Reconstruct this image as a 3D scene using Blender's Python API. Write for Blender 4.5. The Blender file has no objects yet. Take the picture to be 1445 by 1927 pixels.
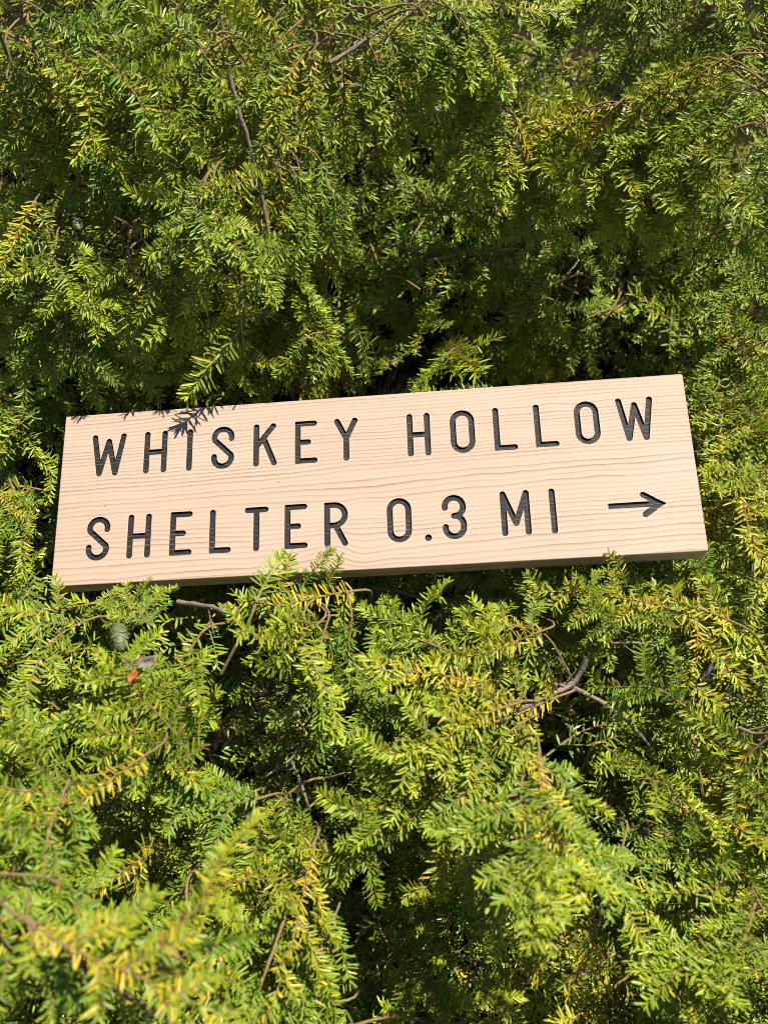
import bpy, bmesh, math
import numpy as np
from mathutils import Vector, Matrix
from mathutils.geometry import delaunay_2d_cdt

scene = bpy.context.scene
COL = scene.collection
rng = np.random.default_rng(11)

# ------------------------------------------------------------------ camera
PITCH = math.radians(45.0)
CP, SP = math.cos(PITCH), math.sin(PITCH)
FPX, PCX, PCY = 1775.0, 722.5, 963.5                 # focal length and centre of the photograph, pixels
RGT = np.array([1.0, 0.0, 0.0])
FWD = np.array([0.0, CP, -SP])
DWN = np.array([0.0, -SP, -CP])
A_C = np.array([0.9948816, -0.0591728, -0.0819096])   # board axes seen from the camera
B_C = np.array([0.02919727, 0.94436976, -0.32758705])
T_C = np.array([-0.3211143, -0.09646842, 0.952344])
W, H, TH = 0.6096, 0.1772, 0.025                      # board: 24 x 7 x 1 inch


def c2w(v):
    return RGT * v[0] + DWN * v[1] + FWD * v[2]


CENTRE_C = T_C + A_C * (W / 2) + B_C * (H / 2)
CAM = -c2w(CENTRE_C)                                  # the board's centre is the world origin
cam_data = bpy.data.cameras.new('camera')
cam = bpy.data.objects.new('camera', cam_data)
COL.objects.link(cam)
cam.location = CAM
cam.rotation_euler = (math.pi / 2 - PITCH, 0, 0)
cam_data.sensor_fit = 'HORIZONTAL'
cam_data.sensor_width = 36
cam_data.lens = FPX / 1445 * 36
cam_data.clip_start, cam_data.clip_end = 0.02, 60
cam_data.dof.use_dof = True
cam_data.dof.focus_distance = 0.915
cam_data.dof.aperture_fstop = 6.3
scene.camera = cam

# ------------------------------------------------------------------ light
U_W = c2w(A_C)
V_W = -c2w(B_C)
U_W /= np.linalg.norm(U_W)
V_W -= U_W * (V_W @ U_W)
V_W /= np.linalg.norm(V_W)
N_W = np.cross(U_W, V_W)
SUN = 0.73 * N_W + 0.53 * V_W + 0.43 * U_W            # from above the board's top right
SUN /= np.linalg.norm(SUN)
sun_el = math.asin(SUN[2])
sun_az = math.atan2(SUN[0], SUN[1])
print('sun elevation', math.degrees(sun_el), 'azimuth', math.degrees(sun_az))

world = bpy.data.worlds.new('World')
scene.world = world
world.use_nodes = True
wn = world.node_tree
sky = wn.nodes.new('ShaderNodeTexSky')
sky.sky_type = 'NISHITA'
sky.sun_disc = False
sky.air_density = 0.7                                 # very clear day
sky.dust_density = 0.3
sky.sun_elevation = sun_el
sky.sun_rotation = sun_az
wn.links.new(sky.outputs[0], wn.nodes['Background'].inputs[0])
wn.nodes['Background'].inputs[1].default_value = 0.05

sun_data = bpy.data.lights.new('sun', 'SUN')
sun_data.energy = 5.0
sun_data.angle = math.radians(0.5)
sun_data.color = (1.0, 0.95, 0.86)
sun = bpy.data.objects.new('sun', sun_data)
COL.objects.link(sun)
sun.rotation_euler = Vector(SUN).to_track_quat('Z', 'Y').to_euler()
sun.location = (0, 0, 3)

vs = scene.view_settings
vs.view_transform = 'Standard'
vs.look = 'None'
vs.exposure = 0.90
vs.gamma = 1
vs.use_curve_mapping = False
scene.render.engine = 'CYCLES'
scene.cycles.use_denoising = True
scene.cycles.max_bounces = 4
scene.cycles.diffuse_bounces = 2
scene.cycles.glossy_bounces = 2
scene.cycles.transmission_bounces = 3
scene.cycles.sample_clamp_indirect = 6
scene.cycles.use_adaptive_sampling = True
scene.cycles.adaptive_threshold = 0.03
scene.cycles.filter_width = 0.95


# ------------------------------------------------------------------ helpers
def ray(px, py):
    return RGT * ((px - PCX) / FPX) + DWN * ((py - PCY) / FPX) + FWD


def unit(v):
    v = np.asarray(v, float)
    return v / max(np.linalg.norm(v), 1e-9)


def add_mesh(name, verts, faces, mat, parent=None, smooth=True, attr=None):
    """verts (n,3); faces either (m,k) array or list of tuples"""
    me = bpy.data.meshes.new(name)
    if isinstance(faces, np.ndarray):
        k = faces.shape[1]
        me.vertices.add(len(verts))
        me.vertices.foreach_set('co', np.asarray(verts, np.float32).ravel())
        me.loops.add(faces.size)
        me.loops.foreach_set('vertex_index', faces.astype(np.int32).ravel())
        me.polygons.add(len(faces))
        me.polygons.foreach_set('loop_start', np.arange(0, faces.size, k, dtype=np.int32))
        me.polygons.foreach_set('loop_total', np.full(len(faces), k, np.int32))
        me.update(calc_edges=True)
    else:
        me.from_pydata([tuple(map(float, v)) for v in verts], [], [tuple(f) for f in faces])
        me.update()
    if smooth:
        me.polygons.foreach_set('use_smooth', np.ones(len(me.polygons), bool))
    if attr is not None:
        a = me.attributes.new('tint', 'FLOAT_COLOR', 'POINT')
        c = np.ones((len(verts), 4), np.float32)
        c[:, :3] = attr
        a.data.foreach_set('color', c.ravel())
    me.materials.append(mat)
    return link(name, me, parent)


def link(name, me, parent=None):
    o = bpy.data.objects.new(name, me)
    COL.objects.link(o)
    if parent is not None:
        o.parent = parent
    return o


def tag(o, label=None, cat=None, group=None, kind=None):
    if label: o['label'] = label
    if cat: o['category'] = cat
    if group: o['group'] = group
    if kind: o['kind'] = kind
    return o


class NT:
    """small node-tree writer"""
    def __init__(self, name):
        self.mat = bpy.data.materials.new(name)
        self.mat.use_nodes = True
        self.t = self.mat.node_tree
        self.b = self.t.nodes['Principled BSDF']
        self.out = self.t.nodes['Material Output']

    def put(self, sock, v):
        if isinstance(v, bpy.types.NodeSocket):
            self.t.links.new(v, sock)
        elif isinstance(v, (tuple, list)) and len(v) == 3 and sock.type == 'RGBA':
            sock.default_value = (*v, 1)
        else:
            sock.default_value = v

    def n(self, typ, ins=None, **kw):
        nd = self.t.nodes.new('ShaderNode' + typ)
        for k, v in kw.items():
            setattr(nd, k, v)
        for k, v in (ins or {}).items():
            self.put(nd.inputs[k], v)
        return nd

    def math(self, op, a, b=0.0, c=0.0, clamp=False):
        nd = self.n('Math', {0: a, 1: b, 2: c}, operation=op)
        nd.use_clamp = clamp
        return nd.outputs[0]

    def mix(self, f, a, b, mode='MIX'):
        nd = self.n('Mix', data_type='RGBA', blend_type=mode)
        self.put(nd.inputs[0], f)
        self.put(nd.inputs[6], a)
        self.put(nd.inputs[7], b)
        return nd.outputs[2]

    def noise(self, vec, scale, detail=2.0, rough=0.5):
        nd = self.n('TexNoise', {'Scale': scale, 'Detail': detail, 'Roughness': rough})
        if vec is not None:
            self.put(nd.inputs['Vector'], vec)
        return nd.outputs[0]

    def mapr(self, v, a, b, c=0.0, d=1.0, smooth=False):
        nd = self.n('MapRange', {0: v, 1: a, 2: b, 3: c, 4: d})
        if smooth:
            nd.interpolation_type = 'SMOOTHSTEP'
        return nd.outputs[0]

    def scaled(self, vec, s):
        nd = self.n('VectorMath', {0: vec, 1: s}, operation='MULTIPLY')
        return nd.outputs[0]

    def bump(self, h, strength, dist):
        return self.n('Bump', {'Height': h, 'Strength': strength, 'Distance': dist}).outputs[0]


# ------------------------------------------------------------------ materials
def grain_nodes(m):
    """growth rings of the board in its own coordinates: returns (ring saw 0..1, fibre noise, coord)"""
    co = m.n('TexCoord').outputs['Object']
    sep = m.n('SeparateXYZ', {0: co})
    x, y, z = sep.outputs
    low = m.noise(m.scaled(co, (3.2, 9.0, 7.0)), 1.0, 1.0)
    mid = m.noise(m.scaled(co, (11.0, 30.0, 25.0)), 1.0, 2.0)
    fine = m.noise(m.scaled(co, (45.0, 200.0, 120.0)), 1.0, 1.0)
    wide = m.noise(m.scaled(co, (0.6, 26.0, 5.0)), 1.0, 0.0)
    ph = m.math('MULTIPLY', y, 232.0)
    # rings run wider towards the lower edge
    ph = m.math('MULTIPLY_ADD', m.math('MULTIPLY', y, y), 330.0, ph)
    ph = m.math('MULTIPLY_ADD', x, -4.5, ph)
    ph = m.math('MULTIPLY_ADD', z, 60.0, ph)
    ph = m.math('MULTIPLY_ADD', low, 4.0, ph)
    ph = m.math('MULTIPLY_ADD', mid, 1.5, ph)
    ph = m.math('MULTIPLY_ADD', wide, 2.2, ph)
    ph = m.math('MULTIPLY_ADD', fine, 0.10, ph)
    # swirl where a branch once grew, low in the middle of the board
    for kx, ky, amp, rx, ry in ((-0.02, -0.071, 2.1, 45.0, 70.0), (-0.012, -0.028, -1.1, 60.0, 110.0), (0.19, 0.065, 0.8, 60., 120.)):
        dx = m.math('MULTIPLY', m.math('SUBTRACT', x, kx), rx)
        dy = m.math('MULTIPLY', m.math('SUBTRACT', y, ky), ry)
        d2 = m.math('ADD', m.math('MULTIPLY', dx, dx), m.math('MULTIPLY', dy, dy))
        g = m.math('EXPONENT', m.math('MULTIPLY', d2, -1.0))
        ph = m.math('MULTIPLY_ADD', m.math('MULTIPLY', g, dx), amp, ph)
    saw = m.math('FRACT', ph)
    cell = m.math('FLOOR', ph)
    rnd = m.n('TexWhiteNoise', {'W': cell}, noise_dimensions='1D').outputs[0]
    # slow darkening, then a sharp end of the ring
    up = m.math('POWER', saw, 3.2)
    end = m.mapr(saw, 0.93, 1.0, 1.0, 0.0, True)
    ring = m.math('MULTIPLY', up, end)
    ring = m.math('MULTIPLY', ring, m.mapr(rnd, 0, 1, 0.55, 1.5))
    ring = m.math('MULTIPLY', ring, m.mapr(m.noise(m.scaled(co, (7.0, 40.0, 30.0)), 1.0, 2.0), 0.3, 0.7, 0.5, 1.25))
    return ring, co, x, y


def make_wood():
    m = NT('pine_wood')
    ring, co, x, y = grain_nodes(m)
    fib = m.noise(m.scaled(co, (60.0, 1500.0, 1500.0)), 1.0, 3.0, 0.6)
    blot = m.noise(m.scaled(co, (5.0, 14.0, 10.0)), 1.0, 3.0)
    base = m.mix(m.mapr(blot, 0.3, 0.7), WOOD_A, WOOD_B)
    base = m.mix(m.mapr(m.noise(m.scaled(co, (2.0, 22.0, 9.0)), 1.0, 2.0), 0.45, 0.75), base, WOOD_C)
    col = m.mix(m.math('MULTIPLY', ring, 1.0, clamp=True), base, WOOD_LATE)
    col = m.mix(m.mapr(fib, 0.3, 0.7, 0.0, 0.22), col, (0.50, 0.31, 0.18))
    # pores and specks
    sp = m.n('TexVoronoi', {'Vector': m.scaled(co, (70.0, 70.0, 70.0)), 'Scale': 1.0})
    spk = m.math('LESS_THAN', sp.outputs['Distance'], 0.055)
    pick = m.math('GREATER_THAN', m.n('SeparateColor', {0: sp.outputs['Color']}).outputs[0], 0.965)
    col = m.mix(m.math('MULTIPLY', m.math('MULTIPLY', spk, pick), 0.75), col, (0.12, 0.07, 0.04))
    m.put(m.b.inputs['Base Color'], col)
    m.put(m.b.inputs['Roughness'], m.mapr(fib, 0.2, 0.8, 0.5, 0.72))
    m.b.inputs['Specular IOR Level'].default_value = 0.3
    h = m.math('ADD', m.math('MULTIPLY', ring, 0.5), m.math('MULTIPLY', fib, 0.6))
    m.put(m.b.inputs['Normal'], m.bump(h, 0.35, 0.0005))
    return m.mat


def make_paint():
    m = NT('black_letter_paint')
    ring, co, x, y = grain_nodes(m)
    tool = m.noise(m.scaled(co, (1400.0, 60.0, 60.0)), 1.0, 2.0, 0.6)
    blot = m.noise(m.scaled(co, (90.0, 160.0, 160.0)), 1.0, 3.0)
    r2 = m.mapr(ring, 0.22, 0.6, 0.0, 1.0, True)
    col = m.mix(m.mapr(blot, 0.35, 0.7), (0.007, 0.0066, 0.0062), (0.018, 0.0168, 0.0158))
    col = m.mix(m.mapr(tool, 0.45, 0.75, 0.0, 0.35), col, (0.038, 0.035, 0.033))
    col = m.mix(m.math('MULTIPLY', r2, 0.6), col, (0.115, 0.108, 0.10))
    m.put(m.b.inputs['Base Color'], col)
    m.b.inputs['Roughness'].default_value = 0.62
    m.b.inputs['Specular IOR Level'].default_value = 0.3
    h = m.math('ADD', m.math('MULTIPLY', r2, 1.0), m.math('MULTIPLY', tool, 0.5))
    m.put(m.b.inputs['Normal'], m.bump(h, 0.6, 0.0006))
    return m.mat


def make_needle():
    m = NT('hemlock_needle')
    at = m.n('Attribute', attribute_name='tint')
    sep = m.n('SeparateColor', {0: at.outputs['Color']})
    age, rnd, yel = sep.outputs[0], sep.outputs[1], sep.outputs[2]
    oi = m.n('ObjectInfo').outputs['Random']
    fresh = m.mix(rnd, (0.210, 0.325, 0.014), (0.480, 0.510, 0.026))
    old = m.mix(rnd, (0.050, 0.115, 0.013), (0.170, 0.225, 0.016))
    col = m.mix(m.math('POWER', age, 0.8), fresh, old)
    col = m.mix(m.mapr(oi, 0.0, 1.0, 0.0, 0.70), col, (0.080, 0.205, 0.020))
    yc = m.mix(rnd, (0.52, 0.43, 0.022), (0.58, 0.36, 0.016))
    col = m.mix(yel, col, yc)
    dead = m.math('GREATER_THAN', yel, 1.5)
    col = m.mix(dead, col, (0.30, 0.12, 0.035))
    geo = m.n('NewGeometry')
    under = m.mix(0.4, col, (0.26, 0.34, 0.15))          # pale underside of a needle
    col2 = m.mix(geo.outputs['Backfacing'], col, under)
    m.put(m.b.inputs['Base Color'], col2)
    m.b.inputs['Roughness'].default_value = 0.36
    m.b.inputs['Specular IOR Level'].default_value = 0.28
    tr = m.n('BsdfTranslucent')
    hsv = m.n('HueSaturation', {'Saturation': 1.12, 'Value': 1.3, 'Color': col})
    m.put(tr.inputs['Color'], hsv.outputs[0])
    mx = m.n('MixShader', {0: 0.16})
    m.put(mx.inputs[1], m.b.outputs[0])
    m.put(mx.inputs[2], tr.outputs[0])
    m.put(m.out.inputs['Surface'], mx.outputs[0])
    return m.mat


def make_bark(name, a, b, c, scale):
    m = NT(name)
    co = m.n('TexCoord').outputs['Object']
    n1 = m.noise(co, scale, 4.0, 0.65)
    n2 = m.noise(co, scale * 4, 3.0, 0.6)
    n3 = m.noise(co, scale * 0.25, 2.0)
    col = m.mix(m.mapr(n1, 0.35, 0.68), a, b)
    col = m.mix(m.mapr(n3, 0.45, 0.75, 0, 0.8), col, c)
    col = m.mix(m.mapr(n2, 0.5, 0.75, 0, 0.5), col, (a[0] * .5, a[1] * .5, a[2] * .5))
    m.put(m.b.inputs['Base Color'], col)
    m.b.inputs['Roughness'].default_value = 0.85
    m.b.inputs['Specular IOR Level'].default_value = 0.25
    m.put(m.b.inputs['Normal'], m.bump(m.math('ADD', n1, m.math('MULTIPLY', n2, 0.6)), 0.9, 0.0012))
    return m.mat


def make_simple(name, a, b, scale, rough=0.6, bump=0.3, trans=0.0):
    m = NT(name)
    co = m.n('TexCoord').outputs['Object']
    n1 = m.noise(co, scale, 4.0, 0.6)
    col = m.mix(m.mapr(n1, 0.35, 0.68), a, b)
    m.put(m.b.inputs['Base Color'], col)
    m.b.inputs['Roughness'].default_value = rough
    m.b.inputs['Specular IOR Level'].default_value = 0.1
    m.put(m.b.inputs['Normal'], m.bump(n1, bump, 0.001))
    return m.mat


def make_cone_mat():
    m = NT('green_cone')
    at = m.n('Attribute', attribute_name='tint')
    sep = m.n('SeparateColor', {0: at.outputs['Color']})
    co = m.n('TexCoord').outputs['Object']
    n1 = m.noise(co, 900.0, 3.0)
    col = m.mix(m.mapr(n1, 0.3, 0.7), (0.065, 0.095, 0.034), (0.10, 0.13, 0.048))
    col = m.mix(sep.outputs[0], col, (0.21, 0.23, 0.08))     # pale rim of each scale
    m.put(m.b.inputs['Base Color'], col)
    m.b.inputs['Roughness'].default_value = 0.55
    m.put(m.b.inputs['Normal'], m.bump(n1, 0.2, 0.0004))
    return m.mat


WOOD_A, WOOD_B, WOOD_C = (0.447, 0.320, 0.240), (0.478, 0.361, 0.281), (0.470, 0.328, 0.253)
WOOD_LATE = (0.245, 0.158, 0.103)
M_WOOD = make_wood()
M_PAINT = make_paint()
M_NEEDLE = make_needle()
M_TWIG = make_bark('young_twig_bark', (0.24, 0.145, 0.06), (0.38, 0.25, 0.115), (0.30, 0.25, 0.10), 700.0)
M_LIMB = make_bark('grey_bark', (0.15, 0.115, 0.09), (0.33, 0.275, 0.23), (0.24, 0.165, 0.115), 330.0)
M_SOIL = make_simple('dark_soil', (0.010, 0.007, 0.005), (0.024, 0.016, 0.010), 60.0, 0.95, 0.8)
M_CONE = make_cone_mat()
M_DRY = make_simple('dry_grey_leaf', (0.13, 0.108, 0.085), (0.25, 0.215, 0.17), 500.0, 0.8)
M_RUST = make_simple('dry_orange_leaf', (0.30, 0.085, 0.02), (0.44, 0.15, 0.04), 600.0, 0.5)

# ------------------------------------------------------------------ the lie of the shrub (world z over x, y; board centre = origin)
HOLLOWS = [  # photograph pixel, width (m), depth (m)
    (705, 400, .05, .13), (745, 300, .05, .10), (1210, 440, .075, .15), (1100, 500, .05, .11), (1010, 500, .035, .07), (630, 560, .04, .10),
    (60, 180, .04, .07), (1320, 1290, .045, .09), (1120, 1270, .03, .07),
    (800, 1690, .04, .10), (1020, 1800, .05, .11), (1380, 1560, .04, .10), (640, 1380, .02, .05), (1050, 120, .08, .16),
    (100, 990, .02, .06), (700, 1730, .03, .08), (690, 200, .04, .10), (860, 330, .05, .12), (30, 720, .03, .06), (560, 1380, .018, .04), (180, 1590, .025, .05), (600, 1660, .019, .06), (430, 1480, .019, .06), (330, 1590, .019, .06), (250, 1660, .019, .06), (480, 1560, .019, .06), (640, 1500, .019, .06), (870, 1600, .019, .06), (940, 1700, .019, .06), (1150, 1560, .019, .06), (1240, 1640, .019, .06), (1290, 1280, .019, .06), (1180, 1250, .019, .06), (660, 1240, .019, .06), (350, 1230, .019, .06), (110, 1400, .019, .06), (830, 1860, .019, .06), (620, 1850, .019, .06), (1200, 1800, .019, .06), (1330, 1880, .019, .06), (760, 1140, .019, .06), (230, 1780, .019, .06), (1090, 1450, .019, .06), (1300, 360, .04, .10), (890, 1120, .03, .05)]
HOLLOW_W = []


def surf0(x, y):
    t = np.clip((y + 0.085) / 0.17, 0, 1)
    z = -0.072 + 0.078 * t + 0.36 * np.clip(y + 0.11, None, 0)
    z = np.where(y > 0.085, 0.006 + (y - 0.085) * 0.20, z)
    k = np.clip((y - 0.16), 0, None)
    rise = 1.15 + 0.18 * np.tanh((-x - 0.0) * 6)          # steeper on the left
    z = z + np.where(k > 0, rise * k - 0.55 * np.clip(k - 0.42, 0, None), 0)
    amp = np.clip((np.abs(y) - 0.09) / 0.06, 0, 1)
    z = z + amp * (0.022 * np.sin(x * 17 + 1.3 + y * 5) * np.cos(y * 19 + x * 4) + 0.016 * np.sin(x * 31 - y * 23 + 2.0))
    z = z + 0.036 * np.exp(-((y + 0.150) / 0.045) ** 2)                               # heaped against the board's lower edge
    z = z + 0.045 * np.exp(-(((x + 0.42) / 0.16) ** 2 + ((y + 0.42) / 0.12) ** 2))   # near left swell
    return z


def surf(x, y):
    z = surf0(x, y)
    for hx, hy, w, d in HOLLOW_W:
        z = z - d * np.exp(-((x - hx) ** 2 + (y - hy) ** 2) / (w * w))
    return z


def hit(px, py, f=surf):
    """where the sight line of a photograph pixel meets the shrub's outer surface"""
    r = ray(px, py)
    t = np.linspace(0.35, 3.2, 500)
    P = CAM + t[:, None] * r
    g = P[:, 2] - f(P[:, 0], P[:, 1])
    i = np.argmax(g < 0)
    if g[i] >= 0:
        return CAM + 2.2 * r
    a = g[i - 1] / (g[i - 1] - g[i]) if i > 0 else 0
    return CAM + (t[i - 1] + a * (t[i] - t[i - 1])) * r


for px, py, w, d in HOLLOWS:
    p = hit(px, py, surf0)
    HOLLOW_W.append((p[0], p[1], w * 1.35, d * 1.25))


def normal(p):
    e = 0.012
    dx = (surf(p[0] + e, p[1]) - surf(p[0] - e, p[1])) / (2 * e)
    dy = (surf(p[0], p[1] + e) - surf(p[0], p[1] - e)) / (2 * e)
    return unit((-dx, -dy, 1))


def at(px, py, lift=0.0):
    p = hit(px, py)
    return p - unit(ray(px, py)) * lift


# ------------------------------------------------------------------ ground under the shrub
gx = np.linspace(-2.5, 2.5, 60)
gy = np.linspace(-2.0, 3.5, 66)
GX, GY = np.meshgrid(gx, gy)
GZ = np.minimum(surf0(GX, GY) - 0.50, 0.9) + 0.01 * np.sin(GX * 23) * np.cos(GY * 19)
gv = np.stack([GX, GY, GZ], -1).reshape(-1, 3)
idx = np.arange(60 * 66).reshape(66, 60)
gf = np.stack([idx[:-1, :-1], idx[:-1, 1:], idx[1:, 1:], idx[1:, :-1]], -1).reshape(-1, 4)
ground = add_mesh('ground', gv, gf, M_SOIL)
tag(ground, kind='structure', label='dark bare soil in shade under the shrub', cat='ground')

# ------------------------------------------------------------------ carved lettering, millimetres from the board's top left corner
R0 = 2.84
T1, B1, M1 = 25.8, 64.7, 45.1
T2, B2, M2 = 112.2, 150.6, 131.4


def arc(cx, cy, rx, ry, a0, a1, n=14):
    return [(cx + rx * math.cos(math.radians(a)), cy - ry * math.sin(math.radians(a))) for a in np.linspace(a0, a1, n)]


def g_I(x, t, b): return [[(x, t), (x, b)]], []
def g_H(x, x2, t, b): return [[(x, t), (x, b)], [(x2, t), (x2, b)], [(x, (t + b) / 2), (x2, (t + b) / 2)]], []
def g_L(x, x2, t, b): return [[(x, t), (x, b), (x2, b)]], [(x, b)]
def g_E(x, x2, t, b):
    m = (t + b) / 2
    return [[(x2, t), (x, t), (x, b), (x2 + .3, b)], [(x, m), (x + (x2 - x) * .63, m)]], [(x, t), (x, b)]
def g_O(x, x2, t, b):
    c, r = (x + x2) / 2, (x2 - x) / 2
    return [arc(c, t + r * 1.02, r, r, 0, 180) + arc(c, b - r * 1.02, r, r, 180, 360) + [(x2, t + r)]], []
def g_W(x, x2, t, b):
    w = x2 - x
    return [[(x, t), (x + w * .22, b), (x + w * .495, t + (b - t) * .125), (x + w * .765, b), (x2, t)]], []
def g_M(x, x2, t, b):
    c = (x + x2) / 2
    return [[(x, b), (x, t), (c, t + (b - t) * .765), (x2, t), (x2, b)]], []
def g_S(x, x2, t, b):
    w, h, c = x2 - x, b - t, (x + x2) / 2
    r = w / 2
    p = arc(c, t + r, r, r, -12, 200, 18)
    q = arc(c, b - r, r, r, 20, -192, 18)
    return [p + q], []
def g_K(x, x2, t, b):
    m = t + (b - t) * .56
    return [[(x, t), (x, b)], [(x2, t), (x + .6, m - 1.2)], [(x + (x2 - x) * .47, t + (b - t) * .36), (x2 + 1, b)]], []
def g_Y(x, x2, t, b):
    c = (x + x2) / 2
    return [[(x, t), (c, t + (b - t) * .47), (x2, t)], [(c, t + (b - t) * .47), (c, b)]], []
def g_T(x, x2, t, b): return [[(x, t), (x2, t)], [((x + x2) / 2, t), ((x + x2) / 2, b)]], []
def g_R(x, x2, t, b):
    r = (b - t) * .265
    return [[(x, b), (x, t), (x2 - r, t)] + arc(x2 - r, t + r, r, r, 90, -90, 14) + [(x, t + 2 * r)],
            [(x2 - r + 1.2, t + 2 * r), (x2 - .3, b)]], [(x, t)]
def g_3(x, x2, t, b):
    r = (x2 - x) / 2
    c, m = (x + x2) / 2, (t + b) / 2 - 1
    ru, rl = (m - t) / 2, (b - m) / 2
    return [arc(c, t + r, r, r, 188, 0, 14) + arc(c + .2, m - ru * .92, r, ru * .92, 0, -88, 8) + [(c - .2, m)],
            [(c - .2, m)] + arc(c + .2, m + rl * .92, r, rl * .92, 88, 0, 8) + arc(c, b - r, r, r, 0, -188, 14)], []


GLYPHS = [('W', g_W(32.7, 62, T1, B1)), ('H', g_H(86.4, 104, T1 + .2, B1)), ('I', g_I(129.5, T1 + .4, B1 + .1)), ('S', g_S(154.2, 171.4, T1, B1 + .3)),
          ('K', g_K(196.1, 212.8, T1, B1 + .3)), ('E', g_E(237.2, 253.3, T1, B1 + .2)), ('Y', g_Y(275.9, 293.3, T1, B1 + .2)),
          ('H', g_H(346.7, 363.4, T1, B1 + .1)), ('O', g_O(388.2, 406, T1 - .4, B1)), ('L', g_L(429.5, 445.8, T1 - .4, B1 - .1)),
          ('L', g_L(468.4, 484.7, T1 - .9, B1 - .8)), ('O', g_O(506.4, 524, T1 - 1, B1 - .7)), ('W', g_W(546.3, 575.3, T1 - 1.4, B1 - 1.3)),
          ('S', g_S(34.3, 51.7, T2 + .4, B2 + .5)), ('H', g_H(74.8, 92.2, T2 + .2, B2 + .4)), ('E', g_E(116.4, 132.4, T2 + .2, B2)),
          ('L', g_L(155, 170.4, T2 + .2, B2)), ('T', g_T(188.8, 206.2, T2 + .2, B2 + .1)), ('E', g_E(227.4, 243.4, T2 - .3, B2 - .2)),
          ('R', g_R(265.2, 282.2, T2, B2 - .1)), ('0', g_O(324.6, 342, T2 - .4, B2 - .4)), ('.', ([[(359.7, 149.9), (359.75, 149.9)]], [])),
          ('3', g_3(376.2, 393, T2 - .1, B2 - .6)), ('M', g_M(430.5, 452, T2 - .7, B2 - .8)), ('I', g_I(475.8, T2 - .6, B2 - .7)), ('arrow', None)]


def seg_d(P, a, b):
    a, b = np.array(a, float), np.array(b, float)
    d = b - a
    t = np.clip(((P - a) @ d) / max(d @ d, 1e-9), 0, 1)
    return np.linalg.norm(P - (a + t[..., None] * d), axis=-1)


def poly_sd(P, pts):
    pts = np.array(pts, float)
    d = np.full(P.shape[:-1], 1e9)
    inside = np.zeros(P.shape[:-1], bool)
    for i in range(len(pts)):
        a, b = pts[i], pts[(i + 1) % len(pts)]
        d = np.minimum(d, seg_d(P, a, b))
        c = ((a[1] > P[..., 1]) != (b[1] > P[..., 1])) & (P[..., 0] < (b[0] - a[0]) * (P[..., 1] - a[1]) / (b[1] - a[1] + 1e-12) + a[0])
        inside ^= c
    return np.where(inside, -d, d)


def glyph_sdf(name, spec):
    if name == 'arrow':
        tip, y = 578.4, 129.7
        bt, bb = (558.5, 120.3), (558.7, 139.4)
        k = 2.95
        def f(P):
            d = poly_sd(P, [(526, y - 2.75), (tip - 5, y - 2.75), (tip - 5, y + 2.75), (526, y + 2.75)])
            for b, s in ((bt, -1), (bb, 1)):
                e = unit((tip - b[0], y - b[1]))
                nrm = np.array([-e[1], e[0]])
                if nrm[1] * s < 0: nrm = -nrm
                q = np.array(b) + nrm * k * 0.0
                t2 = np.array((tip, y)) - nrm * R0
                d = np.minimum(d, seg_d(P, b, t2) - R0)
            # cut back to a sharp point and fill it
            d = np.minimum(d, poly_sd(P, [(tip - 9, y - 4.9), (tip + .5, y), (tip - 9, y + 4.9)]))
            half = np.maximum(poly_sd(P, [(545, y - 40), (tip - 9, y - 40), (tip - 9, y + 40), (545, y + 40)]), -1e9)
            clip = np.maximum((P[..., 0] - (tip + .5)) * .5 + (np.abs(P[..., 1] - y)) * .87, -1e9)
            return np.maximum(d, np.where(P[..., 0] > tip - 9, clip, -1e9))
        return f, (523, 582), (114, 146)
    strokes, corners = spec
    pts = np.array([p for s in strokes for p in s])
    def f(P):
        d = np.full(P.shape[:-1], 1e9)
        for s in strokes:
            for a, b in zip(s[:-1], s[1:]):
                d = np.minimum(d, seg_d(P, a, b))
        d = d - R0
        for c in corners:
            q = np.abs(P - np.array(c)) - (R0 - 1.3)
            d = np.minimum(d, np.linalg.norm(np.maximum(q, 0), axis=-1) + np.minimum(q.max(-1), 0) - 1.3)
        if name == '.':
            d -= 0.35
        return d
    return f, (pts[:, 0].min() - 4, pts[:, 0].max() + 4), (pts[:, 1].min() - 4, pts[:, 1].max() + 4)


def contours(f, xr, yr, h=0.3):
    xs = np.arange(xr[0], xr[1] + h, h)
    ys = np.arange(yr[0], yr[1] + h, h)
    X, Y = np.meshgrid(xs, ys)
    S = f(np.stack([X, Y], -1)) + 1e-7
    segs = {}
    I = S < 0
    mixed = np.argwhere((I[:-1, :-1].astype(int) + I[:-1, 1:] + I[1:, 1:] + I[1:, :-1]) % 4 != 0)
    def pt(e):
        (i, j), (k, l) = e
        t = S[i, j] / (S[i, j] - S[k, l])
        return (X[i, j] + t * (X[k, l] - X[i, j]), Y[i, j] + t * (Y[k, l] - Y[i, j]))
    nxt = {}
    for i, j in mixed:
        c = [(i, j), (i, j + 1), (i + 1, j + 1), (i + 1, j)]
        ins, outs = [], []
        for k in range(4):
            a, b = c[k], c[(k + 1) % 4]
            if I[a] != I[b]:
                e = (min(a, b), max(a, b))
                (outs if I[a] else ins).append(e)
        for a, b in zip(ins, outs):
            nxt[a] = b
    loops = []
    while nxt:
        s = next(iter(nxt))
        loop, e = [], s
        while e in nxt:
            loop.append(pt(e))
            e = nxt.pop(e)
        if len(loop) > 6:
            loops.append(np.array(loop))
    return loops


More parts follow.
